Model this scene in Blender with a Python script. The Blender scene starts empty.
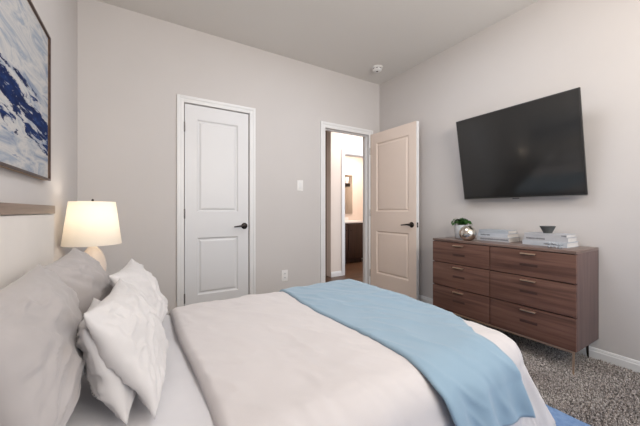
import bpy, bmesh, math, random
from mathutils import Vector, Matrix, noise
random.seed(7)
S = bpy.context.scene
C = S.collection
PI = math.pi
# ------------------------------------------------------------------ camera
cd = bpy.data.cameras.new('camera'); cam = bpy.data.objects.new('camera', cd); C.objects.link(cam)
cam.location = (0, 0, 1.04); cam.rotation_euler = (PI/2, 0, -math.radians(31.3))
cd.sensor_width = 36; cd.lens = 36*293/640; cd.shift_y = -2/640*1.0; cd.clip_start = .02
S.camera = cam
# ------------------------------------------------------------------ world, light, exposure
w = bpy.data.worlds.new('world'); S.world = w; w.use_nodes = True
bg = w.node_tree.nodes['Background']; bg.inputs[0].default_value = (.90, .93, 1, 1); bg.inputs[1].default_value = 1.5

def area(name, loc, target, sx, sy, power, col):
    l = bpy.data.lights.new(name, 'AREA'); l.shape = 'RECTANGLE'; l.size = sx; l.size_y = sy
    l.energy = power; l.color = col
    o = bpy.data.objects.new(name, l); C.objects.link(o); o.location = loc
    o.rotation_euler = (Vector(target)-Vector(loc)).to_track_quat('-Z', 'Y').to_euler()
    return o
area('window_daylight', (1.55, -1.58, 1.45), (1.55, 1, 1.35), 1.9, 1.7, 23, (.72, .86, 1))
area('ceiling_bounce_fill', (1.1, -.9, 1.9), (1.1, .6, 2.73), 1.8, .6, 60, (1, .88, .74))  # added fill aimed at the ceiling from behind the camera, no fitting there
area('overhead_fill', (1.3, 1.40, 2.70), (1.3, 1.40, 0), .9, .8, 19, (.86, .92, 1))  # unseen fill added above the bed to even out the room light
area('hall_lamp_light', (2.9, 3.4, 2.45), (2.9, 3.5, 0), .5, .3, 14, (1, .90, .84))
area('bathroom_lamp_light', (3.9, 4.6, 2.3), (3.9, 4.7, 0), .6, .4, 30, (1, .84, .72))
vs = S.view_settings
vs.view_transform = 'Standard'; vs.look = 'None'; vs.gamma = 1; vs.use_curve_mapping = False; vs.exposure = -0.10

# ------------------------------------------------------------------ materials
def mat(name, col, rough=.6, metal=0, **k):
    m = bpy.data.materials.new(name); m.use_nodes = True
    b = m.node_tree.nodes['Principled BSDF']
    b.inputs['Base Color'].default_value = (*col, 1); b.inputs['Roughness'].default_value = rough
    b.inputs['Metallic'].default_value = metal
    for kk, v in k.items(): b.inputs[kk].default_value = v
    return m
def N(m, t, **k):
    n = m.node_tree.nodes.new(t)
    for kk, v in k.items(): setattr(n, kk, v)
    return n
def coord(m, scale=(1, 1, 1), rot=(0, 0, 0), out='Object'):
    tc = N(m, 'ShaderNodeTexCoord'); mp = N(m, 'ShaderNodeMapping')
    mp.inputs['Scale'].default_value = scale; mp.inputs['Rotation'].default_value = rot
    m.node_tree.links.new(tc.outputs[out], mp.inputs[0]); return mp
def noise_tex(m, scale, detail=4, cs=(1, 1, 1), rot=(0, 0, 0), dist=0, rough=.5):
    n = N(m, 'ShaderNodeTexNoise'); n.inputs['Scale'].default_value = scale; n.inputs['Detail'].default_value = detail
    n.inputs['Distortion'].default_value = dist; n.inputs['Roughness'].default_value = rough
    m.node_tree.links.new(coord(m, cs, rot).outputs[0], n.inputs[0]); return n
def ramp(m, src, stops):
    r = N(m, 'ShaderNodeValToRGB'); e = r.color_ramp.elements
    while len(e) < len(stops): e.new(.5)
    for el, (p, c) in zip(e, stops): el.position = p; el.color = (*c, 1)
    m.node_tree.links.new(src, r.inputs[0]); return r
def bsdf(m): return m.node_tree.nodes['Principled BSDF']
def bump(m, src, strength=.2, dist=.01):
    b = N(m, 'ShaderNodeBump'); b.inputs['Strength'].default_value = strength; b.inputs['Distance'].default_value = dist
    m.node_tree.links.new(src, b.inputs['Height']); m.node_tree.links.new(b.outputs[0], bsdf(m).inputs['Normal'])
def noisy(name, col, col2, scale, rough=.7, bs=.1, bd=.002, bscale=None, metal=0, **k):
    m = mat(name, col, rough, metal, **k)
    n = noise_tex(m, scale)
    r = ramp(m, n.outputs[0], [(.3, col), (.7, col2)])
    m.node_tree.links.new(r.outputs[0], bsdf(m).inputs['Base Color'])
    if bs: bump(m, noise_tex(m, bscale or scale*8).outputs[0], bs, bd)
    return m
def fabric(name, col, k=.93, weave=900):
    c2 = tuple(x*k for x in col)
    m = noisy(name, col, c2, 6, .85, .08, .001, weave, **{'Sheen Weight': .25, 'Specular IOR Level': .2})
    return m
def wood(name, c1, c2, c3, axis, scale=1.0, rough=.45):
    # grain runs along the axis
    m = mat(name, c1, rough)
    cs = [22, 22, 22]; cs[axis] = .9
    n = noise_tex(m, 1.6*scale, 7, tuple(cs), dist=.4, rough=.6)
    r = ramp(m, n.outputs[0], [(.28, c3), (.45, c1), (.6, c2), (.78, c1)])
    cs2 = [4, 4, 4]; cs2[axis] = .4
    n2 = noise_tex(m, 3*scale, 3, tuple(cs2))
    mx = N(m, 'ShaderNodeMix', data_type='RGBA', blend_type='MULTIPLY'); mx.inputs[0].default_value = .55
    r2 = ramp(m, n2.outputs[0], [(.3, (.62, .6, .6)), (.7, (1, 1, 1))])
    m.node_tree.links.new(r.outputs[0], mx.inputs[6]); m.node_tree.links.new(r2.outputs[0], mx.inputs[7])
    m.node_tree.links.new(mx.outputs[2], bsdf(m).inputs['Base Color'])
    bump(m, n.outputs[0], .08, .001)
    return m
M = {}
M['wall'] = noisy('wall_paint', (.60, .573, .563), (.588, .561, .551), 3, .85, .12, .002, 90)
M['ceiling'] = noisy('ceiling_paint', (.72, .695, .665), (.71, .685, .655), 2, .95, .25, .003, 70)
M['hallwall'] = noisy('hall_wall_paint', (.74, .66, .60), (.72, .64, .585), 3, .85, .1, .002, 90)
M['shadedwall'] = noisy('shaded_hall_wall', (.36, .28, .235), (.35, .27, .23), 3, .85, .1, .002, 90)  # hall wall colour darkened, the shade of the recess painted in
M['white'] = noisy('white_trim_paint', (.77, .77, .775), (.76, .76, .765), 5, .42, .02, .001, 60)
M['doorwhite'] = noisy('white_door_paint', (.70, .70, .715), (.69, .69, .705), 5, .4, .03, .001, 120)
M['doorbeige'] = noisy('beige_door_paint', (.80, .68, .60), (.79, .67, .59), 5, .45, .03, .001, 120)
M['bronze'] = noisy('dark_bronze', (.035, .028, .026), (.05, .04, .035), 30, .32, .03, .0005, metal=.85)
M['steel'] = noisy('satin_nickel', (.45, .43, .41), (.4, .38, .37), 30, .35, .02, .0005, metal=.9)
M['hingegrey'] = noisy('dull_pewter', (.20, .19, .18), (.16, .15, .15), 30, .4, .02, .0005, metal=.8)
M['plastic'] = noisy('white_plastic', (.82, .81, .80), (.80, .79, .78), 20, .35, 0)
M['slotdark'] = noisy('dark_slot', (.05, .045, .04), (.06, .05, .045), 20, .6, 0)
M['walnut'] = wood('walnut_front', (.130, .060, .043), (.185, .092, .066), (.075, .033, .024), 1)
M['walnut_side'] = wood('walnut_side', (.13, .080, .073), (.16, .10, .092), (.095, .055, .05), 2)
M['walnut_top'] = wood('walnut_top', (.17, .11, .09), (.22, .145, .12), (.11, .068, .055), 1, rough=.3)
M['pullshade'] = noisy('pull_shadow_tone', (.060, .026, .02), (.045, .02, .015), 20, .5, 0)  # shadow below the drawer pulls, put into the colour
M['gap'] = noisy('dark_walnut_recess', (.022, .012, .01), (.03, .016, .012), 20, .6, 0)
M['gold'] = noisy('brushed_brass', (.72, .52, .38), (.66, .48, .36), 40, .3, .03, .0005, metal=.9)
M['trimwood'] = wood('headboard_oak', (.20, .135, .105), (.28, .195, .15), (.11, .068, .05), 1)
M['boucle'] = fabric('cream_upholstery', (.70, .655, .615), .95, 300)
M['sheet'] = fabric('white_sheet', (.66, .65, .675))
M['duvet'] = fabric('beige_duvet', (.62, .585, .585), .97)
M['throw'] = fabric('blue_throw', (.27, .385, .485), .95)
M['taupe'] = fabric('taupe_pillowcase', (.42, .39, .385))
M['whitecase'] = fabric('white_pillowcase', (.63, .61, .61))
M['shade'] = mat('linen_shade', (.93, .91, .87), .8)
_b = bsdf(M['shade']); _b.inputs['Transmission Weight'].default_value = 0
M['ceramic'] = noisy('cream_ceramic', (.78, .68, .60), (.74, .64, .56), 12, .25, .05, .001)
M['screen'] = noisy('black_tv_glass', (.020, .020, .020), (.022, .022, .022), 3, .12, 0)
M['tvframe'] = noisy('black_tv_bezel', (.012, .012, .012), (.016, .016, .016), 10, .4, 0)
M['silver'] = noisy('mercury_glass', (.80, .76, .68), (.55, .5, .44), 14, .16, .25, .004, 18, metal=1)
M['potwhite'] = noisy('white_glazed_pot', (.70, .74, .78), (.64, .68, .72), 12, .2, .02, .001)
M['soil'] = noisy('potting_soil', (.06, .04, .03), (.03, .02, .015), 60, .9, .4, .003)
M['leaf'] = noisy('green_leaf', (.035, .13, .03), (.09, .24, .05), 20, .45, .05, .001)
M['bookwhite'] = noisy('white_book_cover', (.48, .49, .52), (.42, .43, .47), 12, .4, .02, .001)
M['bookgrey'] = noisy('grey_book_cover', (.36, .40, .45), (.42, .45, .5), 14, .4, .02, .001)
M['bookpale'] = noisy('pale_blue_book_cover', (.52, .56, .62), (.47, .51, .57), 14, .4, .02, .001)
M['paper'] = noisy('book_paper', (.72, .70, .68), (.58, .56, .55), 200, .9, 0)
M['ink'] = noisy('dark_ink', (.07, .075, .09), (.1, .1, .12), 60, .7, 0)
M['darkstone'] = noisy('dark_grey_stone', (.055, .06, .06), (.09, .095, .095), 25, .4, .05, .001)
M['rug'] = noisy('blue_rug_pile', (.15, .26, .48), (.22, .34, .56), 40, .95, .6, .01, 130)
M['carpetbase'] = noisy('carpet_backing', (.13, .105, .09), (.18, .15, .13), 60, .95, .8, .01, 90)
M['woodfloor'] = wood('hall_plank_floor', (.075, .036, .019), (.12, .06, .032), (.032, .015, .008), 0, .6, .35)
M['vanity'] = wood('dark_vanity_wood', (.035, .016, .011), (.05, .023, .015), (.018, .008, .006), 2)
M['mirror'] = noisy('mirror_silver', (.62, .6, .56), (.6, .58, .54), 3, .08, 0, metal=1)

# carpet tufts: random tone per tuft
m = mat('carpet_tuft', (.4, .35, .31), .95); M['tuft'] = m
n = noise_tex(m, 95, 2); r = ramp(m, n.outputs[0], [(.33, (.11, .098, .092)), (.47, (.36, .325, .30)), (.62, (.62, .57, .54))])
n2 = noise_tex(m, 5, 3); r2 = ramp(m, n2.outputs[0], [(.35, (.8, .78, .78)), (.65, (1, 1, 1))])
mx = N(m, 'ShaderNodeMix', data_type='RGBA', blend_type='MULTIPLY'); mx.inputs[0].default_value = 1
m.node_tree.links.new(r.outputs[0], mx.inputs[6]); m.node_tree.links.new(r2.outputs[0], mx.inputs[7])
m.node_tree.links.new(mx.outputs[2], bsdf(m).inputs['Base Color'])

# abstract painting canvas: pale washes with a navy band, strokes falling to the right
m = mat('canvas_paint', (.7, .7, .72), .85, **{'Specular IOR Level': .15}); M['canvas'] = m; L_ = m.node_tree.links
rot = (math.radians(-38), 0, 0)
a1 = noise_tex(m, 2.4, 8, (1, 1.3, 5), rot, .8, .62)
base = ramp(m, a1.outputs[0], [(.28, (.12, .17, .28)), (.40, (.33, .36, .42)), (.52, (.54, .525, .51)), (.64, (.30, .34, .41)), (.78, (.60, .58, .56))])
tc = N(m, 'ShaderNodeTexCoord'); sp = N(m, 'ShaderNodeSeparateXYZ'); L_.new(tc.outputs['Object'], sp.inputs[0])
a2 = noise_tex(m, 5, 9, (1, 1.0, 4.5), rot, .5, .7)
def math_n(op, a, b=None, c=None):
    q = N(m, 'ShaderNodeMath', operation=op)
    for i, v in enumerate((a, b, c)):
        if v is None: continue
        if isinstance(v, (int, float)): q.inputs[i].default_value = v
        else: L_.new(v, q.inputs[i])
    return q.outputs[0]
# band follows z = k*y + c in canvas coordinates
band = math_n('ADD', math_n('MULTIPLY', sp.outputs[1], .10), sp.outputs[2])
band = math_n('ADD', band, .075)
band = math_n('ADD', band, math_n('MULTIPLY', math_n('SUBTRACT', a2.outputs[0], .5), .62))
dist = math_n('ABSOLUTE', band)
msk = ramp(m, dist, [(.0, (1, 1, 1)), (.055, (1, 1, 1)), (.075, (0, 0, 0))])
a3 = noise_tex(m, 7, 8, (1, 1, 4), rot, .5, .7)
navy = ramp(m, a3.outputs[0], [(.40, (.003, .010, .055)), (.60, (.008, .03, .13)), (.70, (.04, .10, .24)), (.78, (.4, .45, .52))])
mx = N(m, 'ShaderNodeMix', data_type='RGBA'); L_.new(msk.outputs[0], mx.inputs[0]); L_.new(base.outputs[0], mx.inputs[6]); L_.new(navy.outputs[0], mx.inputs[7])
a4 = noise_tex(m, 4.2, 8, (1.3, 1, 4), rot, 1.2, .65)
msk2 = ramp(m, a4.outputs[0], [(.60, (0, 0, 0)), (.68, (.8, .8, .8))])
low = math_n('LESS_THAN', sp.outputs[2], .05)
mm = math_n('MULTIPLY', msk2.outputs[0], low)
mx2 = N(m, 'ShaderNodeMix', data_type='RGBA'); L_.new(mm, mx2.inputs[0]); L_.new(mx.outputs[2], mx2.inputs[6]); mx2.inputs[7].default_value = (.06, .13, .27, 1)
L_.new(mx2.outputs[2], bsdf(m).inputs['Base Color']); bump(m, a2.outputs[0], .3, .004)

# lamp shade: translucent cloth
m = M['shade']; nt = m.node_tree; tr = N(m, 'ShaderNodeBsdfTranslucent'); tr.inputs[0].default_value = (1, .95, .87, 1)
ms = N(m, 'ShaderNodeMixShader'); ms.inputs[0].default_value = .5
nt.links.new(bsdf(m).outputs[0], ms.inputs[1]); nt.links.new(tr.outputs[0], ms.inputs[2])
nt.links.new(ms.outputs[0], nt.nodes['Material Output'].inputs[0])
m = mat('bulb_glow', (1, .9, .75), .5); M['bulb'] = m
bsdf(m).inputs['Emission Color'].default_value = (1, .8, .55, 1); bsdf(m).inputs['Emission Strength'].default_value = 8

# ------------------------------------------------------------------ mesh helpers
def add_box(bm, x0, x1, y0, y1, z0, z1, bev=0):
    r = bmesh.ops.create_cube(bm, size=1); vsx = r['verts']
    for v in vsx:
        v.co = Vector((x0+(v.co.x+.5)*(x1-x0), y0+(v.co.y+.5)*(y1-y0), z0+(v.co.z+.5)*(z1-z0)))
    if bev:
        es = list({e for v in vsx for e in v.link_edges})
        bmesh.ops.bevel(bm, geom=es, offset=bev, segments=2, affect='EDGES', profile=.6)
def add_lathe(bm, prof, cx=0, cy=0, seg=32, axis='z', z=0):
    rings = []
    for (r, h) in prof:
        ring = []
        for i in range(seg):
            a = 2*PI*i/seg; p = (cx+r*math.cos(a), cy+r*math.sin(a), z+h)
            if axis == 'y': p = (cx+r*math.cos(a), cy+h, z+r*math.sin(a))
            if axis == 'x': p = (cx+h, cy+r*math.cos(a), z+r*math.sin(a))
            ring.append(bm.verts.new(p))
        rings.append(ring)
    for a, b in zip(rings, rings[1:]):
        for i in range(seg): bm.faces.new((a[i], a[(i+1) % seg], b[(i+1) % seg], b[i]))
    for ring, p in ((rings[0], prof[0]), (rings[-1], prof[-1])):
        if p[0] > 1e-5: bm.faces.new(ring)
    return rings
def add_tube(bm, pts, rad, seg=10):
    pts = [Vector(p) for p in pts]; rings = []
    for i, p in enumerate(pts):
        d = (pts[min(i+1, len(pts)-1)]-pts[max(i-1, 0)]).normalized()
        up = Vector((0, 0, 1)) if abs(d.z) < .9 else Vector((1, 0, 0))
        a = d.cross(up).normalized(); b = d.cross(a)
        r = rad[i] if isinstance(rad, (list, tuple)) else rad
        rings.append([bm.verts.new(p+a*r*math.cos(2*PI*k/seg)+b*r*math.sin(2*PI*k/seg)) for k in range(seg)])
    for a, b in zip(rings, rings[1:]):
        for i in range(seg): bm.faces.new((a[i], a[(i+1) % seg], b[(i+1) % seg], b[i]))
    bm.faces.new(rings[0]); bm.faces.new(rings[-1])
def obj(name, bm, material, parent=None, smooth=False, auto=True):
    bmesh.ops.recalc_face_normals(bm, faces=bm.faces)
    me = bpy.data.meshes.new(name); bm.to_mesh(me); bm.free(); me.materials.append(material)
    if smooth:
        for p in me.polygons: p.use_smooth = True
        if auto: me.set_sharp_from_angle(angle=math.radians(42))
    o = bpy.data.objects.new(name, me); C.objects.link(o)
    if parent: o.parent = parent
    return o
def tag(o, label, cat, group=None, kind=None):
    o['label'] = label; o['category'] = cat
    if group: o['group'] = group
    if kind: o['kind'] = kind
    return o
def thing(name, label, cat, loc=(0, 0, 0), rz=0, group=None):
    o = bpy.data.objects.new(name, None); C.objects.link(o); o.location = loc; o.rotation_euler = (0, 0, rz)
    o.empty_display_size = .05
    return tag(o, label, cat, group)
def struct(o, label=None, cat='structure'):
    o['kind'] = 'structure'
    if label: o['label'] = label; o['category'] = cat
    return o
def boxes(name, lst, material, parent=None, bev=0):
    bm = bmesh.new()
    for b in lst: add_box(bm, *b, bev)
    return obj(name, bm, material, parent, smooth=bool(bev))

# ------------------------------------------------------------------ room shell
R, D, LX, H, Y0 = 2.72, 2.94, -.43, 2.73, -1.6
T = .12
D1 = (.331, .939); D2 = (1.85, 2.535); DT = 2.035
bk = D+T
struct(boxes('floor', [(LX-T, R+T, Y0, D+.06, -.1, 0)], M['carpetbase']), 'taupe carpeted bedroom floor', 'floor')
struct(boxes('ceiling', [(LX-T, R+T, Y0, bk, H, H+.1)], M['ceiling']), 'plain grey-beige bedroom ceiling', 'ceiling')
struct(boxes('wall_left', [(LX-T, LX, Y0, bk, 0, H)], M['wall']), 'greige wall behind the headboard under the painting', 'wall')
struct(boxes('wall_right', [(R, R+T, Y0, bk, 0, H)], M['wall']), 'greige wall carrying the television', 'wall')
struct(boxes('wall_back', [(LX, D1[0], D, bk, 0, H), (D1[1], D2[0], D, bk, 0, H), (D2[1], R, D, bk, 0, H),
                           (D1[0], D1[1], D, bk, DT, H), (D2[0], D2[1], D, bk, DT, H)], M['wall']), 'greige wall with the two white doors', 'wall')
struct(boxes('wall_near', [(LX, .55, Y0-T, Y0, 0, H), (2.55, R, Y0-T, Y0, 0, H), (.55, 2.55, Y0-T, Y0, 0, .55), (.55, 2.55, Y0-T, Y0, 2.35, H)], M['wall']), 'greige wall with the window behind the viewer', 'wall')
wn = struct(boxes('window_1', [(.55, .60, Y0-.09, Y0-.03, .55, 2.35), (2.50, 2.55, Y0-.09, Y0-.03, .55, 2.35), (1.525, 1.575, Y0-.09, Y0-.03, .60, 2.30), (.60, 2.50, Y0-.09, Y0-.03, .55, .60), (.60, 2.50, Y0-.09, Y0-.03, 2.30, 2.35)], M['white']), 'white framed window behind the viewer', 'window')
# baseboards
def base_profile(name, a, b, nrm, label):
    # moulded board between floor points a and b, projecting along nrm
    a = Vector((*a, 0)); b = Vector((*b, 0)); n = Vector((*nrm, 0))
    prof = [(0, 0), (.014, 0), (.014, .055), (.010, .062), (.010, .068), (.006, .078), (0, .080)]
    bm = bmesh.new()
    ra = [bm.verts.new(a+n*p+Vector((0, 0, z))) for p, z in prof]; rb = [bm.verts.new(b+n*p+Vector((0, 0, z))) for p, z in prof]
    for i in range(len(prof)-1): bm.faces.new((ra[i], ra[i+1], rb[i+1], rb[i]))
    bm.faces.new(ra); bm.faces.new(rb)
    return struct(obj(name, bm, M['white']), label, 'baseboard')
base_profile('baseboard_right', (R, Y0), (R, D), (-1, 0), 'white moulded baseboard along the television wall')
base_profile('baseboard_back', (D1[1]+.07, D), (D2[0]-.06, D), (0, -1), 'white baseboard between the two doors')
base_profile('baseboard_corner', (LX, D), (D1[0]-.06, D), (0, -1), 'white baseboard left of the closed door')
base_profile('baseboard_left', (LX, Y0), (LX, D), (1, 0), 'white baseboard behind the bed')

# door casings
def casing(name, x0, x1, top, y, label, wd=.06, gap=.006, side=-1):
    bm = bmesh.new()
    # stepped moulding: inner thin lip, outer thicker back band
    for (i0, i1, th) in ((gap*-1, wd*.55, .012), (wd*.5, wd, .018)):
        ya, yb = (y-th, y) if side < 0 else (y, y+th)
        add_box(bm, x0-i1, x0-i0, ya, yb, 0, top+i1, .002)
        add_box(bm, x1+i0, x1+i1, ya, yb, 0, top+i1, .002)
        add_box(bm, x0-i0, x1+i0, ya, yb, top+i0, top+i1, .002)
    return struct(obj(name, bm, M['white'], smooth=True), label, 'door casing')
casing('trim_1', D1[0]-.010, D1[1]+.010, DT+.009, D, 'white casing around the closed door', wd=.052)
casing('trim_2', D2[0], D2[1], DT, D, 'white casing around the open doorway')
def jamb(name, x0, x1, top, label):
    j = boxes(name, [(x0, x0+.015, D, bk, 0, top), (x1-.015, x1, D, bk, 0, top), (x0+.015, x1-.015, D, bk, top-.015, top),
                     (x0+.015, x0+.027, D+.05, D+.085, 0, top-.015), (x1-.027, x1-.015, D+.05, D+.085, 0, top-.015), (x0+.027, x1-.027, D+.05, D+.085, top-.027, top-.015)], M['white'])
    return struct(j, label, 'door jamb')
jamb('trim_3', D2[0]-.014, D2[1]+.014, DT+.014, 'white jamb lining the open doorway')

# doors ------------------------------------------------------------
def make_door(name, wd, ht, material, label):
    """slab in local coords: x 0..wd from the hinge, y 0 (room face) .. .035, z 0..ht"""
    th = .045; st = .105; z1, z2, z3, z4 = .235, .775, 1.015, ht-.13
    bm = bmesh.new()
    def b(x0, x1, za, zb): add_box(bm, x0, x1, 0, th, za, zb)
    b(0, st, 0, ht); b(wd-st, wd, 0, ht)
    b(st, wd-st, 0, z1); b(st, wd-st, z2, z3); b(st, wd-st, z4, ht)
    bmesh.ops.remove_doubles(bm, verts=bm.verts, dist=1e-5)
    d = obj(name, bm, material); struct(d, label, 'door')
    for za, zb in ((z1, z2), (z3, z4)):
        bm = bmesh.new()
        # moulded panel on both faces: sloped ogee down to a groove, then a raised field
        x0, x1 = st, wd-st
        for face in (0, 1):
            prev = None
            for ins, dp in ((0, 0.0), (.004, .002), (.012, .010), (.022, .011), (.034, .004), (.040, .003)):
                y = dp if face == 0 else th-dp
                ring = [bm.verts.new(p) for p in ((x0+ins, y, za+ins), (x1-ins, y, za+ins), (x1-ins, y, zb-ins), (x0+ins, y, zb-ins))]
                if prev:
                    for i in range(4): bm.faces.new((prev[i], prev[(i+1) % 4], ring[(i+1) % 4], ring[i]))
                prev = ring
            bm.faces.new(prev)
        obj('door_panel', bm, material, d)
    return d
def handle(door, x, z, toward, y=0, out=-1, edge_x=None):
    bm = bmesh.new()
    add_lathe(bm, [(.0, 0), (.031, 0), (.032, out*.004), (.027, out*.010), (.014, out*.013), (.011, out*.045), (0, out*.047)], x, y, 28, 'y', z)
    h = obj('door_handle', bm, M['bronze'], door, True)
    bm = bmesh.new(); yo = y+out*.045
    add_tube(bm, [(x-toward*.012, yo, z), (x, yo, z+.001), (x+toward*.03, yo, z+.003), (x+toward*.07, yo, z-.001), (x+toward*.112, yo+out*.004, z-.006)],
             [.009, .012, .010, .0075, .006], 12)
    obj('lever', bm, M['bronze'], h, True)
    return h
d1 = make_door('door_1', D1[1]-D1[0]-.012, DT-.02, M['doorwhite'], 'closed white two-panel door with dark lever')
d1.location = (D1[0]+.006, D+.006, .014)
handle(d1, D1[1]-D1[0]-.055, .875, -1)
for z in (.22, 1.0, 1.80):
    bm = bmesh.new(); add_tube(bm, [(-.003, -.004, z-.045), (-.003, -.004, z+.045)], .006, 10); add_box(bm, -.002, .004, -.001, .006, z-.045, z+.045)
    obj('hinge', bm, M['hingegrey'], d1, True)
d2 = make_door('door_2', .72, DT-.02, M['doorbeige'], 'open beige two-panel door with bright white edge')
ang = math.atan2(2.197-2.918, 2.575-2.545)
# local x runs from hinge to the free edge; room-facing (-y local) must look to -x world
d2.location = (2.545, 2.918, .016); d2.rotation_euler = (0, 0, ang)
for v in d2.data.vertices: v.co.y = v.co.y
handle(d2, .72-.062, .87, -1, 0, -1)
handle(d2, .72-.062, .87, -1, .045, 1)
o = boxes('edge_strip', [(.72, .7212, .0005, .0445, 0, DT-.02)], M['white'], d2); o['label'] = 'bright white painted door edge'
bm = bmesh.new(); add_box(bm, .7210, .7225, .006, .029, .843, .897, 0); lt = obj('latch_plate', bm, M['bronze'], d2)
boxes('latch', [(.7225, .730, .012, .023, .862, .878)], M['steel'], lt)
for z in (.22, 1.0, 1.80):
    bm = bmesh.new(); add_tube(bm, [(-.004, -.004, z-.045), (-.004, -.004, z+.045)], .006, 10); obj('hinge', bm, M['steel'], d2, True)

# closet void behind the closed door
struct(boxes('wall_closet', [(D1[0]-.1, D1[1]+.1, bk+.3, bk+.34, 0, 2.4)], M['wall']), 'closet wall hidden behind the closed door', 'wall')

# ------------------------------------------------------------------ hall and bathroom beyond the doorway
HY = 3.85
struct(boxes('floor_hall', [(1.4, 5.2, D+.06, 5.6, -.1, -.001)], M['woodfloor']), 'brown plank floor beyond the doorway', 'floor')
struct(boxes('ceiling_hall', [(1.4, 5.2, bk, 5.6, 2.5, 2.6)], M['ceiling']), 'hall ceiling beyond the doorway', 'ceiling')
struct(boxes('wall_hall', [(2.54, 2.80, HY, HY+.12, 0, 2.5), (2.80, 3.5, HY, HY+.12, 1.975, 2.5), (3.5, 5.2, HY, HY+.12, 0, 2.5)], M['hallwall']), 'pale hall wall with the bathroom opening', 'wall')
struct(boxes('wall_recess', [(1.4, 2.54, HY+.40, HY+.5, 0, 2.5), (2.54, 2.59, HY+.12, HY+.5, 0, 2.5)], M['shadedwall']), 'recessed hall wall at the left of the doorway', 'wall')
struct(boxes('wall_hall_left', [(1.4, 1.5, bk, HY+.5, 0, 2.5)], M['hallwall']), 'left end wall of the hall', 'wall')
struct(boxes('wall_hall_right', [(4.9, 5.0, bk, 5.5, 0, 2.5)], M['hallwall']), 'right wall of the hall and bathroom', 'wall')
struct(boxes('wall_bathroom', [(2.5, 5.0, 5.2, 5.3, 0, 2.5), (2.68, 2.78, HY+.12, 5.2, 0, 2.5)], M['hallwall']), 'warm cream bathroom wall behind the vanity', 'wall')
casing('trim_4', 2.80, 3.5, 1.975, HY, 'white casing around the bathroom opening')
struct(boxes('trim_5', [(2.80, 2.815, HY, HY+.12, 0, 1.975), (3.485, 3.5, HY, HY+.12, 0, 1.975), (2.815, 3.485, HY, HY+.12, 1.96, 1.975)], M['white']), 'white jamb of the bathroom opening', 'door jamb')
base_profile('baseboard_hall', (2.54, HY), (2.74, HY), (0, -1), 'short white baseboard beside the bathroom opening')
base_profile('baseboard_recess', (1.5, HY+.40), (2.54, HY+.40), (0, -1), 'white baseboard in the hall recess')

v = thing('bathroom_vanity', 'dark wood bathroom vanity with white top beyond the doorway', 'vanity', (3.07, 4.64, 0))
boxes('body', [(.0, .79, .0, .55, .09, .80), (.02, .77, .05, .53, 0, .09)], M['vanity'], v, .003)
for k in range(2):
    o = boxes('cabinet_door', [(.02+k*.38, .385+k*.38, -.016, 0, .12, .77)], M['vanity'], v, .003)
    bm = bmesh.new(); add_lathe(bm, [(0, 0), (.006, 0), (.006, -.012), (.013, -.016), (.012, -.022), (0, -.024)], .34+k*.11, -.016, 16, 'y', .66); obj('knob', bm, M['bronze'], o, True)
boxes('countertop', [(-.005, .81, -.03, .555, .80, .835), (-.005, .81, .535, .555, .835, .90)], M['white'], v, .004)
mr = tag(boxes('bathroom_mirror', [(3.52, 3.99, 5.175, 5.198, .98, 1.83)], M['mirror'], None, .004), 'narrow frameless mirror above the dark vanity', 'mirror')
s = thing('wall_sconce', 'small dark bronze wall light by the bathroom mirror', 'light', (3.78, 5.17, 1.62))
bm = bmesh.new(); add_box(bm, -.11, .09, -.07, 0, -.05, .02, .006); obj('mount', bm, M['bronze'], s, True)
bm = bmesh.new(); add_lathe(bm, [(.05, .02), (.06, .10), (.062, .15), (.0, .152)], 0, -.035, 20); obj('glass_shade', bm, M['plastic'], s, True)
t = thing('toilet', 'white toilet just right of the dark vanity', 'toilet', (4.12, 5.19, 0))
bm = bmesh.new(); add_box(bm, -.2, .2, -.2, -.01, .36, .74, .02); add_box(bm, -.21, .21, -.21, -.005, .74, .77, .01); obj('tank', bm, M['plastic'], t, True)
bm = bmesh.new(); add_lathe(bm, [(.11, 0), (.10, .1), (.12, .22), (.19, .36), (.195, .39), (.12, .39), (.05, .3)], 0, -.42, 28); add_box(bm, -.1, .1, -.3, -.06, 0, .36, .02); obj('bowl', bm, M['plastic'], t, True)
bm = bmesh.new(); add_lathe(bm, [(0, .392), (.195, .392), (.2, .40), (.19, .415), (0, .418)], 0, -.42, 28); obj('lid', bm, M['plastic'], t, True)

# ------------------------------------------------------------------ wall fittings
sw = thing('light_switch', 'white rocker light switch between the two doors', 'switch', (1.524, D, 1.327))
bm = bmesh.new(); add_box(bm, -.036, .036, -.006, 0, -.06, .06, .002); obj('cover_plate', bm, M['plastic'], sw, True)
bm = bmesh.new(); add_box(bm, -.016, .016, -.011, -.006, -.033, .033, .002); obj('rocker', bm, M['white'], sw, True)
ot = thing('power_outlet', 'white double outlet low on the wall right of the closed door', 'outlet', (1.335, D, .335))
bm = bmesh.new(); add_box(bm, -.036, .036, -.006, 0, -.06, .06, .002); obj('cover_plate', bm, M['plastic'], ot, True)
for z in (-.022, .022):
    bm = bmesh.new(); add_box(bm, -.016, .016, -.009, -.006, z-.015, z+.015, .002); so = obj('socket', bm, M['white'], ot, True)
    bm = bmesh.new(); add_box(bm, -.008, -.005, -.0095, -.0085, z-.004, z+.006); add_box(bm, .005, .008, -.0095, -.0085, z-.004, z+.006); obj('slot', bm, M['slotdark'], so)
sd = thing('smoke_detector', 'small round white smoke detector on the ceiling near the corner', 'detector', (2.37, 2.60, H))
bm = bmesh.new(); add_lathe(bm, [(.0, 0), (.066, 0), (.066, -.010), (.060, -.013), (0, -.013)], seg=36); obj('mounting_ring', bm, M['plastic'], sd, True)
bm = bmesh.new(); add_lathe(bm, [(0, -.013), (.054, -.013), (.056, -.028), (.046, -.040), (.02, -.044), (0, -.044)], seg=36); bd = obj('body', bm, M['plastic'], sd, True)
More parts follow.
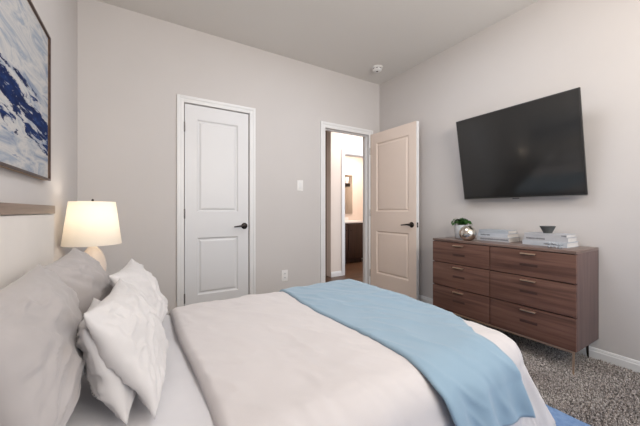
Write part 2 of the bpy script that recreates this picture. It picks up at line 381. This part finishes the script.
bm = bmesh.new(); add_lathe(bm, [(0, -.043), (.012, -.0445), (.010, -.048), (0, -.049)], seg=16); obj('test_button', bm, M['slotdark'], bd, True)
for k in range(8):
    a = 2*PI*k/8; bm = bmesh.new(); add_box(bm, -.014, .014, -.001, .001, -.026, -.020); obj_ = obj('vent_slot', bm, M['slotdark'], bd)
    obj_.location = (.0555*math.cos(a), .0555*math.sin(a), 0); obj_.rotation_euler = (0, 0, a+PI/2)

# ------------------------------------------------------------------ television, tilted forward
tv = thing('television', 'large black flat television tilted on the right wall above the dresser', 'television', (2.65, 1.232, 1.153))
tv.rotation_euler = (0, -math.radians(10.6), 0)
W2, TH = .4545, .734
bm = bmesh.new(); add_box(bm, 0, .022, -W2, W2, 0, TH, .004); obj('housing', bm, M['tvframe'], tv, True)
bm = bmesh.new(); add_box(bm, -.0025, .0, -W2+.008, W2-.008, .014, TH-.008, .001); obj('screen', bm, M['screen'], tv, True)
boxes('bottom_trim', [(-.004, .018, -W2, W2, -.006, .0)], M['steel'], tv)
boxes('sensor', [(-.006, .004, -.025, .025, -.010, -.004)], M['tvframe'], tv)
bm = bmesh.new(); add_box(bm, .022, .035, -.2, .2, .2, .5, .004); mt = obj('wall_bracket', bm, M['tvframe'], tv, True)
for yy in (-.14, .14):
    bm = bmesh.new(); add_tube(bm, [(.03, yy, .35), (.125, yy, .36)], .008); obj('bracket_arm', bm, M['tvframe'], mt, True)

# ------------------------------------------------------------------ painting
py0, py1, pz0, pz1 = .75, 2.01, 1.195, 1.93
pt = thing('framed_painting', 'abstract blue and white painting in thin brown frame over the bed', 'painting', (LX, (py0+py1)/2, (pz0+pz1)/2))
hw, hh = (py1-py0)/2, (pz1-pz0)/2
bm = bmesh.new(); add_box(bm, .002, .020, -hw+.006, hw-.006, -hh+.006, hh-.006); obj('canvas', bm, M['canvas'], pt)
M['framewood'] = wood('frame_wood', (.06, .03, .022), (.10, .055, .04), (.035, .018, .012), 1)
M['frameside'] = noisy('frame_gilt_side', (.42, .27, .14), (.36, .22, .11), 20, .4, .05, .001, metal=.4)
bm = bmesh.new(); f = .009
for b in ((-hw, hw, -hh, -hh+f), (-hw, hw, hh-f, hh), (-hw, -hw+f, -hh+f, hh-f), (hw-f, hw, -hh+f, hh-f)):
    add_box(bm, .021, .030, b[0], b[1], b[2], b[3])
obj('frame', bm, M['framewood'], pt)
bm = bmesh.new()
for b in ((-hw+.001, hw-.001, -hh+.001, -hh+f), (-hw+.001, hw-.001, hh-f, hh-.001), (-hw+.001, -hw+f, -hh+f, hh-f), (hw-f, hw-.001, -hh+f, hh-f)):
    add_box(bm, .001, .0209, b[0], b[1], b[2], b[3])
obj('frame_side', bm, M['frameside'], pt)

# ------------------------------------------------------------------ dresser
dx0, dx1, dy0, dy1, dz0, dz1 = 2.32, 2.71, .733, 1.79, .152, .787
dr = thing('dresser', 'walnut six-drawer dresser with brass legs below the television', 'dresser', ((dx0+dx1)/2, (dy0+dy1)/2, 0))
ox, oy = (dx0+dx1)/2, (dy0+dy1)/2
def db(name, lst, mt, parent=dr, bev=.001):
    return boxes(name, [(a-ox, b-ox, c-oy, d-oy, e, f_) for a, b, c, d, e, f_ in lst], mt, parent, bev)
db('carcass', [(dx0+.012, dx1, dy0+.018, dy1-.018, dz0+.001, dz1-.018)], M['gap'], bev=0)
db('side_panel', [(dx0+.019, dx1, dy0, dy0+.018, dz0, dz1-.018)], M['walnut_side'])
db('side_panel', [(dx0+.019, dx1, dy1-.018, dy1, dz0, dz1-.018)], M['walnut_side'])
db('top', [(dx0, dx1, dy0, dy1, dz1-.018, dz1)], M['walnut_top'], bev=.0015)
rows = [(.582, .763), (.370, .574), (.154, .362)]
ym = 1.265
for (ya, yb) in ((dy0+.001, ym-.003), (ym+.003, dy1-.001)):
    for (za, zb) in rows:
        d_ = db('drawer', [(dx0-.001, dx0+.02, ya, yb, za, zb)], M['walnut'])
        yc = (ya+yb)/2
        # brass edge pull: flat lip that hooks over the drawer front
        h_ = db('drawer_pull', [(dx0-.016, dx0-.001, yc-.048, yc+.048, zb-.022, zb-.019), (dx0-.018, dx0-.0155, yc-.048, yc+.048, zb-.027, zb-.019)], M['gold'], d_, .0006)
        db('pull_shadow', [(dx0-.0025, dx0-.0006, yc-.055, yc+.055, zb-.112, zb-.094)], M['pullshade'], d_, .0005)  # thin dark strip drawn as the shadow under the pull
lg = db('front_rail', [(dx0+.004, dx0+.016, dy0+.01, dy1-.01, dz0-.012, dz0)], M['gold'])
for yy in (dy0+.016, dy1-.016):
    bm = bmesh.new(); add_tube(bm, [(dx0+.010-ox, yy-oy, dz0-.002), (dx0+.004-ox, yy-oy, .008)], [.007, .005], 8); obj('leg', bm, M['gold'], dr, True)
for yy in (dy0+.05, dy1-.05):
    bm = bmesh.new(); add_tube(bm, [(dx1-.05-ox, yy-oy, dz0-.001), (dx1-.024-ox, yy-oy-.0, .008)], [.011, .006], 8); l_ = obj('leg', bm, M['bronze'], dr, True); l_['label'] = 'dark rear leg'

# ------------------------------------------------------------------ things on the dresser
ZT = dz1
va = thing('silver_vase', 'round mercury-silver vase in front of the small potted plant', 'vase', (2.405, 1.50, ZT))
bm = bmesh.new(); pr = [(0, 0), (.022, 0), (.036, .008), (.047, .025), (.052, .045), (.049, .066), (.038, .083), (.024, .092), (.021, .098), (.018, .096), (.02, .09), (.034, .08), (.044, .06), (.046, .045), (.04, .02), (0, .008)]
add_lathe(bm, [(r_*1.33, h_*1.28) for r_, h_ in pr], seg=36)
obj('vase_body', bm, M['silver'], va, True, False)
pp = thing('potted_plant', 'small green leafy plant in a white pot behind the silver vase', 'plant', (2.56, 1.66, ZT))
pp.scale = (1.35, 1.35, 1.35)
bm = bmesh.new(); add_lathe(bm, [(0, 0), (.036, 0), (.040, .004), (.046, .085), (.047, .092), (.043, .092), (.041, .082), (0, .080)], seg=28); obj('pot', bm, M['potwhite'], pp, True)
bm = bmesh.new(); add_lathe(bm, [(0, .0805), (.040, .0805), (.03, .086), (0, .088)], seg=20); obj('soil', bm, M['soil'], pp, True)
bm = bmesh.new()
lv = []
for k in range(60):
    a = random.uniform(0, 2*PI); rr = random.uniform(.008, .058); z = .10+random.uniform(0, .040)*(1-rr/.09)
    base = Vector((rr*.3*math.cos(a), rr*.3*math.sin(a), .086)); tip = Vector((rr*math.cos(a), rr*math.sin(a), z))
    add_tube(bm, [base, (base+tip)/2+Vector((0, 0, .008)), tip], .0012, 5); lv.append((tip, a))
obj('stems', bm, M['leaf'], pp, True)
for tip, a in lv:
    bm = bmesh.new(); n_ = 6; ln = random.uniform(.026, .038); wd = ln*.42; rows_ = []
    for i in range(n_+1):
        t_ = i/n_; ww = wd*math.sin(PI*min(1, t_*.92+.04))**.8
        z = .006*math.sin(t_*PI)-.012*t_*t_
        rows_.append([bm.verts.new((t_*ln, -ww, z+.004)), bm.verts.new((t_*ln, 0, z)), bm.verts.new((t_*ln, ww, z+.004))])
    for p, q in zip(rows_, rows_[1:]):
        bm.faces.new((p[0], p[1], q[1], q[0])); bm.faces.new((p[1], p[2], q[2], q[1]))
    bmesh.ops.solidify(bm, geom=list(bm.faces), thickness=.0007)
    l_ = obj('leaf', bm, M['leaf'], pp, True, False); l_.location = tip - Vector((math.cos(a), math.sin(a), 0))*ln*.4
    l_.rotation_euler = (random.uniform(-.4, .4), random.uniform(-.35, .45), a+random.uniform(-.5, .5))

def book(name, label, cx, cy, z, wx, wy, th, rz, cover, group, marks=()):
    b_ = thing(name, label, 'book', (cx, cy, z), rz, group)
    bm = bmesh.new(); c = .0022
    add_box(bm, -wx/2, wx/2, -wy/2, wy/2, 0, c, .0004); add_box(bm, -wx/2, wx/2, -wy/2, wy/2, th-c, th, .0004)
    add_box(bm, -wx/2, -wx/2+c, -wy/2, wy/2, c, th-c)          # spine looks out to the bed
    cv = obj('cover', bm, cover, b_, True)
    bm = bmesh.new(); add_box(bm, -wx/2+c, wx/2-.004, -wy/2+.004, wy/2-.004, c, th-c); obj('pages', bm, M['paper'], b_)
    if marks:
        bm = bmesh.new()
        for (a, b) in marks:
            # letter-like strokes of the spine title
            n_ = max(3, int((b-a)/.007))
            for i in range(n_):
                y = a+(b-a)*i/n_; hgt = th*random.uniform(.22, .42)
                add_box(bm, -wx/2-.0006, -wx/2, y, y+(b-a)/n_*.6, th/2-hgt/2, th/2+hgt/2)
        obj('spine_lettering', bm, M['ink'], cv)
    return b_
z = ZT; g = 'books stacked beside the silver vase'
for wx, wy, th, rz, cv, lab, mk in ((.215, .315, .034, .03, M['bookwhite'], 'white book at the bottom of the stack beside the silver vase', [(-.12, .10)]),
                                (.20, .30, .032, -.02, M['bookpale'], 'pale blue-grey book in the middle of the stack beside the vase', [(.02, .1)]),
                                (.19, .285, .026, .05, M['bookgrey'], 'grey book on top of the stack beside the silver vase', ())):
    book('book', lab, 2.598, 1.350, z, wx*.86, wy*.82, th, rz, cv, g, mk); z += th+.0005
z = ZT; g = 'books stacked under the dark bowl'; 
for wx, wy, th, rz, cv, lab, mk in ((.22, .31, .034, -.03, M['bookpale'], 'pale thick book at the bottom of the stack under the dark bowl', [(-.1, .0)]),
                                (.205, .30, .032, .02, M['bookwhite'], 'white book in the middle of the stack under the dark bowl', [(.0, .12)]),
                                (.20, .29, .022, -.01, M['bookwhite'], 'thin white book directly under the dark bowl', [(-.13, -.10)])):
    book('book', lab, 2.58, .970, z, wx*.86, wy*.90, th, rz, cv, g, mk); z += th+.0005
bm = bmesh.new(); add_lathe(bm, [(0, 0), (.026, 0), (.027, .004), (.038, .028), (.048, .048), (.049, .052), (.045, .052), (.034, .03), (.02, .012), (0, .010)], seg=32)
bw = obj('decorative_bowl', bm, M['darkstone'], None, True, False); bw.location = (2.56, .975, z); tag(bw, 'small dark grey flared bowl on top of the right book stack', 'bowl')
def jack(loc, rz, label, sc):
    bm = bmesh.new()
    for d_ in ((1, 1, 1), (1, -1, 1), (-1, 1, 1), (-1, -1, 1)):
        v_ = Vector(d_).normalized()*.024*sc
        add_tube(bm, [-v_, -v_*.6, v_*0, v_*.6, v_], [.006*sc, .0045*sc, .0035*sc, .0045*sc, .006*sc], 8)
    j = obj('jack_ornament', bm, M['bookgrey'], None, True); j.location = loc; j.rotation_euler = (0, 0, rz)
    return tag(j, label, 'ornament')
jack((2.415, .90, ZT+.0195), .3, 'small grey crossed-bar ornament in front of the right book stack', 1)
jack((2.40, .845, ZT+.0175), 1.1, 'smaller grey crossed-bar ornament nearest the dresser end', .9)

# ------------------------------------------------------------------ nightstand and lamp
ns = thing('nightstand', 'pale walnut nightstand under the lamp hidden behind the pillows', 'nightstand', (-.21, 2.30, 0))
boxes('body', [(-.2, .2, -.24, .24, .14, .50)], M['walnut_side'], ns, .003)
boxes('top', [(-.205, .205, -.245, .245, .50, .52)], M['walnut_top'], ns, .002)
d_ = boxes('drawer', [(.2, .216, -.225, .225, .17, .48)], M['walnut'], ns, .002)
bm = bmesh.new(); add_lathe(bm, [(0, 0), (.008, 0), (.008, .015), (.016, .02), (.015, .028), (0, .03)], .216, 0, 16, 'x', .33); obj('knob', bm, M['gold'], d_, True)
for sx in (-1, 1):
    for sy in (-1, 1):
        bm = bmesh.new(); add_tube(bm, [(sx*.16, sy*.19, .141), (sx*.175, sy*.21, 0)], [.015, .009], 10); obj('leg', bm, M['gold'], ns, True)
lp = thing('table_lamp', 'lit table lamp with white tapered shade and cream ceramic base', 'lamp', (-.262, 2.30, .52))
bm = bmesh.new(); add_lathe(bm, [(0, 0), (.05, 0), (.054, .01), (.045, .03), (.055, .08), (.068, .13), (.071, .17), (.067, .205), (.057, .24), (.044, .268), (.03, .286), (.02, .30), (0, .30)], seg=40)
obj('base', bm, M['ceramic'], lp, True, False)
bm = bmesh.new(); add_tube(bm, [(0, 0, .30), (0, 0, .375)], .009); add_tube(bm, [(0, 0, .37), (0, 0, .41)], .016); obj('socket', bm, M['gold'], lp, True)
bm = bmesh.new(); bz, tz = .312, .578
rb, rt, th = .151, .118, .0015
add_lathe(bm, [(rb, bz), (rt, tz), (rt-th, tz), (rb-th, bz)], seg=64)
# close the lathe into a ring wall (remove its end caps)
bmesh.ops.delete(bm, geom=[f_ for f_ in bm.faces if len(f_.verts) > 8], context='FACES_ONLY')
sh = obj('lamp_shade', bm, M['shade'], lp, True)
bm = bmesh.new()
for k in range(3):
    a = 2*PI*k/3; add_tube(bm, [(.008*math.cos(a), .008*math.sin(a), tz-.012), ((rt-.002)*math.cos(a), (rt-.002)*math.sin(a), tz-.003)], .0015, 6)
add_tube(bm, [(.0, 0, tz-.016), (0, 0, tz+.004)], .004); add_lathe(bm, [(0, tz+.002), (.006, tz+.004), (.007, tz+.010), (.004, tz+.016), (0, tz+.018)], seg=14)
for sx in (-1, 1): add_tube(bm, [(0, 0, .375), (sx*.05, 0, .40), (sx*.055, 0, .47), (sx*.03, 0, tz-.03), (0, 0, tz-.014)], .0015, 6)
obj('finial_harp', bm, M['bronze'], lp, True)
bm = bmesh.new(); bmesh.ops.create_uvsphere(bm, u_segments=20, v_segments=12, radius=.03, matrix=Matrix.Translation((0, 0, .44))); obj('bulb', bm, M['bulb'], lp, True)
pl = bpy.data.lights.new('lamp_glow', 'POINT'); pl.energy = 1.25; pl.color = (1, .90, .78); pl.shadow_soft_size = .03
po = bpy.data.objects.new('lamp_glow', pl); C.objects.link(po); po.parent = lp; po.location = (0, 0, .44+.045)

# ------------------------------------------------------------------ bed
def fbm(p, s, o=3): return noise.fractal(Vector(p)*s, 1.0, 2.0, o)
bx0, bx1, by0, by1 = -.375, 1.28, .66, 1.86
bed = thing('bed', 'bed with cream upholstered headboard capped in wood and white sheet', 'bed', (.45, 1.26, 0))
def bb(name, lst, mt, bev=.01): return boxes(name, [(a-.45, b-.45, c-1.26, d-1.26, e, f_) for a, b, c, d, e, f_ in lst], mt, bed, bev)
bb('headboard', [(-.425, -.38, .50, 1.967, .05, 1.026)], M['boucle'], .008)
bb('headboard_trim', [(-.428, -.376, .495, 1.972, 1.027, 1.067)], M['trimwood'], .002)
bb('base', [(bx0, bx1, by0, by1, .10, .24)], M['boucle'], .01)
for xx in (bx0+.08, bx1-.08):
    for yy in (by0+.08, by1-.08):
        bm = bmesh.new(); add_tube(bm, [(xx-.45, yy-1.26, .101), (xx-.45, yy-1.26, .03 if xx > .3 else 0)], [.03, .022], 12); obj('leg', bm, M['vanity'], bed, True)
# mattress with the fitted sheet: softly creased top
def soft_block(x0, x1, y0, y1, z0, z1, r, amp, nx=110, ny=90):
    bm = bmesh.new()
    bmesh.ops.create_cube(bm, size=1)
    bmesh.ops.subdivide_edges(bm, edges=bm.edges, cuts=40, use_grid_fill=True)
    for v_ in bm.verts:
        p = Vector((x0+(v_.co.x+.5)*(x1-x0), y0+(v_.co.y+.5)*(y1-y0), z0+(v_.co.z+.5)*(z1-z0)))
        q = Vector((min(max(p.x, x0+r), x1-r), min(max(p.y, y0+r), y1-r), min(max(p.z, z0+r), z1-r)))
        d_ = p-q
        if d_.length > 1e-6: p = q+d_.normalized()*r
        if p.z > z0+.05:
            p.z += amp*fbm((p.x*1.0, p.y*.35, 3), 9, 3)*min(1, max(0, (p.z-z0)/.1))
        v_.co = p-Vector((.45, 1.26, 0))
    return bm
obj('mattress', soft_block(bx0, bx1, by0, by1, .24, .468, .05, .010), M['sheet'], bed, True, False)

def drape(name, x0, x1, xe, yn, yf, z0, r, dmax_foot, dmax_near, dmax_far, thick, mt, wr=1.0, nx=150, ny=150, flare=.10, seed=0, head_edge=None, foot=True, lump=.004, foldamp=.012, skew=.035, taper=0, cornerflare=0, hang=0, out=0):
    """a cloth lying on the mattress: q is the nearest point of the flat area, d the length past it"""
    bm = bmesh.new(); grid = []
    ax = xe + (dmax_foot if foot else 0)
    for i in range(nx+1):
        row = []
        for j in range(ny+1):
            sx = x0+(ax-x0)*i/nx if foot else x0+(x1-x0)*i/nx
            ty = (yn-dmax_near)+(yf+dmax_far-yn+dmax_near)*j/ny
            if taper: sx -= taper*(i/nx)*min(1, max(0, yf-ty)/(yf-yn))**3.4
            qx = min(sx, xe); qy = min(max(ty, yn), yf)
            ddx, ddy = sx-qx, ty-qy
            d_ = max(abs(ddx), abs(ddy)); e_ = math.hypot(ddx, ddy)
            nx_, ny_ = (ddx/e_, ddy/e_) if e_ > 1e-9 else (0, 0)
            if d_ < PI*r/2: hor = r*math.sin(d_/r); drop = r*(1-math.cos(d_/r))
            else: q_ = d_-PI*r/2; hor = r+(flare+cornerflare*4*(nx_*ny_)**2)*q_; drop = r+q_*.985
            hor += out*min(1, d_/r)
            px, pyy, pz = qx+nx_*hor, qy+ny_*hor, z0-drop
            # long soft folds on the hanging part
            per = (qy*1.0+(math.atan2(ny_, nx_) if e_ > 1e-9 else 0)*.25+qx*.8)
            k = min(1, max(0, (d_-r*.6)/.22))
            fo = foldamp*k*(math.sin(per*34+seed+2*fbm((per, 0, seed), 3))+.6*math.sin(per*61+1.3+seed*2))
            px += nx_*fo; pyy += ny_*fo
            # gentle creases and puff on the flat part
            f1 = fbm((sx*.9+ty*.35, ty*.55-sx*.25, seed), 2.6, 3); f2 = 1-abs(fbm((sx*1.4+ty*.9, ty*.5-sx*.3, seed+5), 4.5, 3))*2
            lumpz = wr*(lump*f1+lump*.55*max(0, f2)**2.0)
            kt = max(0, 1-d_/(r*2.2))
            pz += lumpz*kt; px += nx_*lumpz*1.4*(1-kt); pyy += ny_*lumpz*1.4*(1-kt)
            if head_edge:
                hx = (sx-x0)
                if hx < head_edge: pz -= thick*1.1*(1-math.sin(hx/head_edge*PI/2))
                px += .006*math.sin(ty*7+seed)*max(0, 1-hx/.3)
            if hang and ty < yn: px += hang*max(0, drop-.03)*(1-.35*i/nx)
            if head_edge: px += skew*(1.85-ty)*max(0, 1-(sx-x0)/.5)
            row.append(bm.verts.new((px, pyy, pz)))
        grid.append(row)
    for i in range(nx):
        for j in range(ny): bm.faces.new((grid[i][j], grid[i+1][j], grid[i+1][j+1], grid[i][j+1]))
    bmesh.ops.recalc_face_normals(bm, faces=bm.faces)
    me = bpy.data.meshes.new(name); bm.to_mesh(me)
    if sum(p.normal.z for p in me.polygons) < 0: me.flip_normals()
    bm.free(); me.materials.append(mt)
    for p in me.polygons: p.use_smooth = True
    o_ = bpy.data.objects.new(name, me); C.objects.link(o_)
    so = o_.modifiers.new('thickness', 'SOLIDIFY'); so.thickness = thick; so.offset = -1
    return o_
dv = drape('duvet', .125, 0, 1.345, .72, 1.79, .503, .11, .44, .42, .40, .024, M['duvet'], 1.5, 170, 150, .20, 1, .03, True, .0075, .008, cornerflare=.32)
tag(dv, 'beige duvet spread over the bed and hanging over its foot', 'duvet')
th_ = drape('throw_blanket', .80, 1.50, 1.345, .72, 1.79, .515, .122, .44, .325, .36, .010, M['throw'], 1.6, 60, 170, .20, 1, .012, False, .0075, .014, skew=0, taper=.285, cornerflare=.25, hang=.36, out=.026)
tag(th_, 'light blue throw blanket laid across the foot of the bed', 'blanket')

# ------------------------------------------------------------------ pillows
def pillow(name, label, nt, ft, nb, fb, thick, mt, seed, group, pinch=.10, wr=1.35):
    """corners: near-top, far-top, near-bottom, far-bottom"""
    nt, ft, nb, fb = map(Vector, (nt, ft, nb, fb))
    nrm = ((ft-nt).cross(nt-nb)).normalized()
    if nrm.x < 0: nrm = -nrm
    ctr = (nt+ft+nb+fb)/4
    n_ = 56; bm = bmesh.new(); sides = []
    for sgn in (1, -1):
        g_ = []
        for i in range(n_+1):
            row = []
            for j in range(n_+1):
                u, v_ = 2*i/n_-1, 2*j/n_-1
                # edges bow inwards between the corners
                uu = u*(1-pinch*(1-v_*v_)*abs(u)**1.5); vv = v_*(1-pinch*(1-u*u)*abs(v_)**1.5)
                p = ((1-uu)*(1-vv)*nb+(1+uu)*(1-vv)*fb+(1-uu)*(1+vv)*nt+(1+uu)*(1+vv)*ft)/4
                e_ = max(0, (1-u*u)*(1-v_*v_))
                t_ = thick*.5*e_**.5
                # creases radiate from the corners and gather at the seam
                a_ = math.atan2(1-abs(v_), 1-abs(u)); rad = math.hypot(1-abs(u), 1-abs(v_))
                cq = (2 if u > 0 else 0)+(1 if v_ > 0 else 0)
                cr = fbm((a_*2.2, rad*.8, seed+cq*7), 2.2, 3)*.014*math.exp(-rad*1.0)
                rg = 1-abs(fbm((u*1.0+v_*.9, (v_*1.0-u*.9)*2.4, seed+3+sgn), 1.25, 2))*3.0
                ms_ = max(0, min(1, .55+1.6*fbm((u, v_, seed+40), 1.3, 1)))
                cr += .011*max(0, rg)**1.5*e_**.35*ms_+.011*fbm((u, v_, seed+9*sgn), 1.1, 3)*e_**.5
                sm = min(1, e_*5)
                p = p+nrm*sgn*(t_+wr*cr*sm)+nrm*.010*fbm((u*1.3, v_*1.3, seed+20), 1.2, 2)*(1-e_)
                row.append(p-ctr)
            g_.append(row)
        sides.append(g_)
    V = {}
    def vv_(s_, i, j):
        b_ = i in (0, n_) or j in (0, n_)
        k = (0 if b_ else s_, i, j)
        if k not in V: V[k] = bm.verts.new(sides[s_][i][j] if not b_ else (sides[0][i][j]+sides[1][i][j])/2)
        return V[k]
    for s_ in (0, 1):
        for i in range(n_):
            for j in range(n_): bm.faces.new((vv_(s_, i, j), vv_(s_, i+1, j), vv_(s_, i+1, j+1), vv_(s_, i, j+1)))
    o_ = obj(name, bm, mt, None, True, False); o_.location = ctr
    return tag(o_, label, 'pillow', group)
GT, GW = 'taupe pillows against the headboard', 'white pillows in front'
pillow('pillow', 'large taupe pillow nearest the camera leaning on the headboard', (-.30, .78, .85), (-.325, 1.47, .845), (-.17, .78, .51), (-.215, 1.44, .50), .19, M['taupe'], 3, GT, .05)
pillow('pillow', 'taupe pillow below the lamp with its top corner up', (-.31, 1.38, .84), (-.275, 1.77, .868), (-.17, 1.42, .51), (-.09, 1.82, .50), .19, M['taupe'], 11, GT, .06)
pillow('pillow', 'white pillow tucked between the near taupe pillow and front white pillow', (-.135, .98, .73), (-.15, 1.32, .73), (-.03, .905, .488), (-.02, 1.28, .495), .11, M['whitecase'], 23, GW, .08)
pillow('pillow', 'front white pillow with a sharp corner pointing left', (-.129, .95, .778), (-.072, 1.36, .783), (.033, .892, .488), (.08, 1.30, .495), .115, M['whitecase'], 31, GW, .08)
pillow('pillow', 'white pillow farthest back beside the closed door', (-.108, 1.40, .79), (-.047, 1.72, .805), (.04, 1.42, .495), (.115, 1.75, .495), .13, M['whitecase'], 47, GW, .08)

# ------------------------------------------------------------------ rug and carpet pile
bm = bmesh.new(); n1, n2 = 90, 130; g_ = []
rx0, rx1, ry0, ry1 = .30, 1.835, -.9, 1.5
for i in range(n1+1):
    row = []
    for j in range(n2+1):
        u, v_ = 2*i/n1-1, 2*j/n2-1
        x = (rx0+rx1)/2+u*(rx1-rx0)/2; y = (ry0+ry1)/2+v_*(ry1-ry0)/2
        e_ = min((1-abs(u))*n1/4, (1-abs(v_))*n2/4, 1)
        x += .012*fbm((y, 0, 2), 4)*u
        z = .002+.028*e_**.5+(.004*fbm((x, y, 0), 60, 2) if e_ > .3 else 0)
        row.append(bm.verts.new((x, y, max(.002, z))))
    g_.append(row)
for i in range(n1):
    for j in range(n2): bm.faces.new((g_[i][j], g_[i+1][j], g_[i+1][j+1], g_[i][j+1]))
rg = obj('area_rug', bm, M['rug'], None, True, False); tag(rg, 'plush blue rug reaching out from under the bed foot', 'rug')

rnd = random.Random(5); verts = []; faces = []
x = 1.30
while x < R-.016:
    y = -.25
    while y < 1.9:
        px, pyy = x+rnd.uniform(-.005, .005), y+rnd.uniform(-.005, .005)
        if not (px < rx1+.004 and pyy < ry1+.02):
            a = rnd.uniform(0, 2*PI); hgt = rnd.uniform(.010, .022); rr = rnd.uniform(.0036, .0060)
            lx, ly = rnd.uniform(-.007, .007), rnd.uniform(-.007, .007)
            b0 = len(verts)
            for k in range(4):
                aa = a+k*PI/2; verts.append((px+rr*math.cos(aa), pyy+rr*math.sin(aa), 0))
            for k in range(4):
                aa = a+k*PI/2+.4; verts.append((px+lx*.6+rr*.8*math.cos(aa), pyy+ly*.6+rr*.8*math.sin(aa), hgt*.7))
            verts.append((px+lx, pyy+ly, hgt))
            for k in range(4):
                k2 = (k+1) % 4
                faces += [(b0+k, b0+k2, b0+4+k2, b0+4+k), (b0+4+k, b0+4+k2, b0+8)]
        y += .0092
    x += .0092
me = bpy.data.meshes.new('carpet_pile'); me.from_pydata(verts, [], faces); me.materials.append(M['tuft'])
cp = bpy.data.objects.new('carpet_pile', me); C.objects.link(cp)
tag(cp, 'taupe and grey shaggy carpet pile between bed and right wall', 'carpet', kind='stuff')
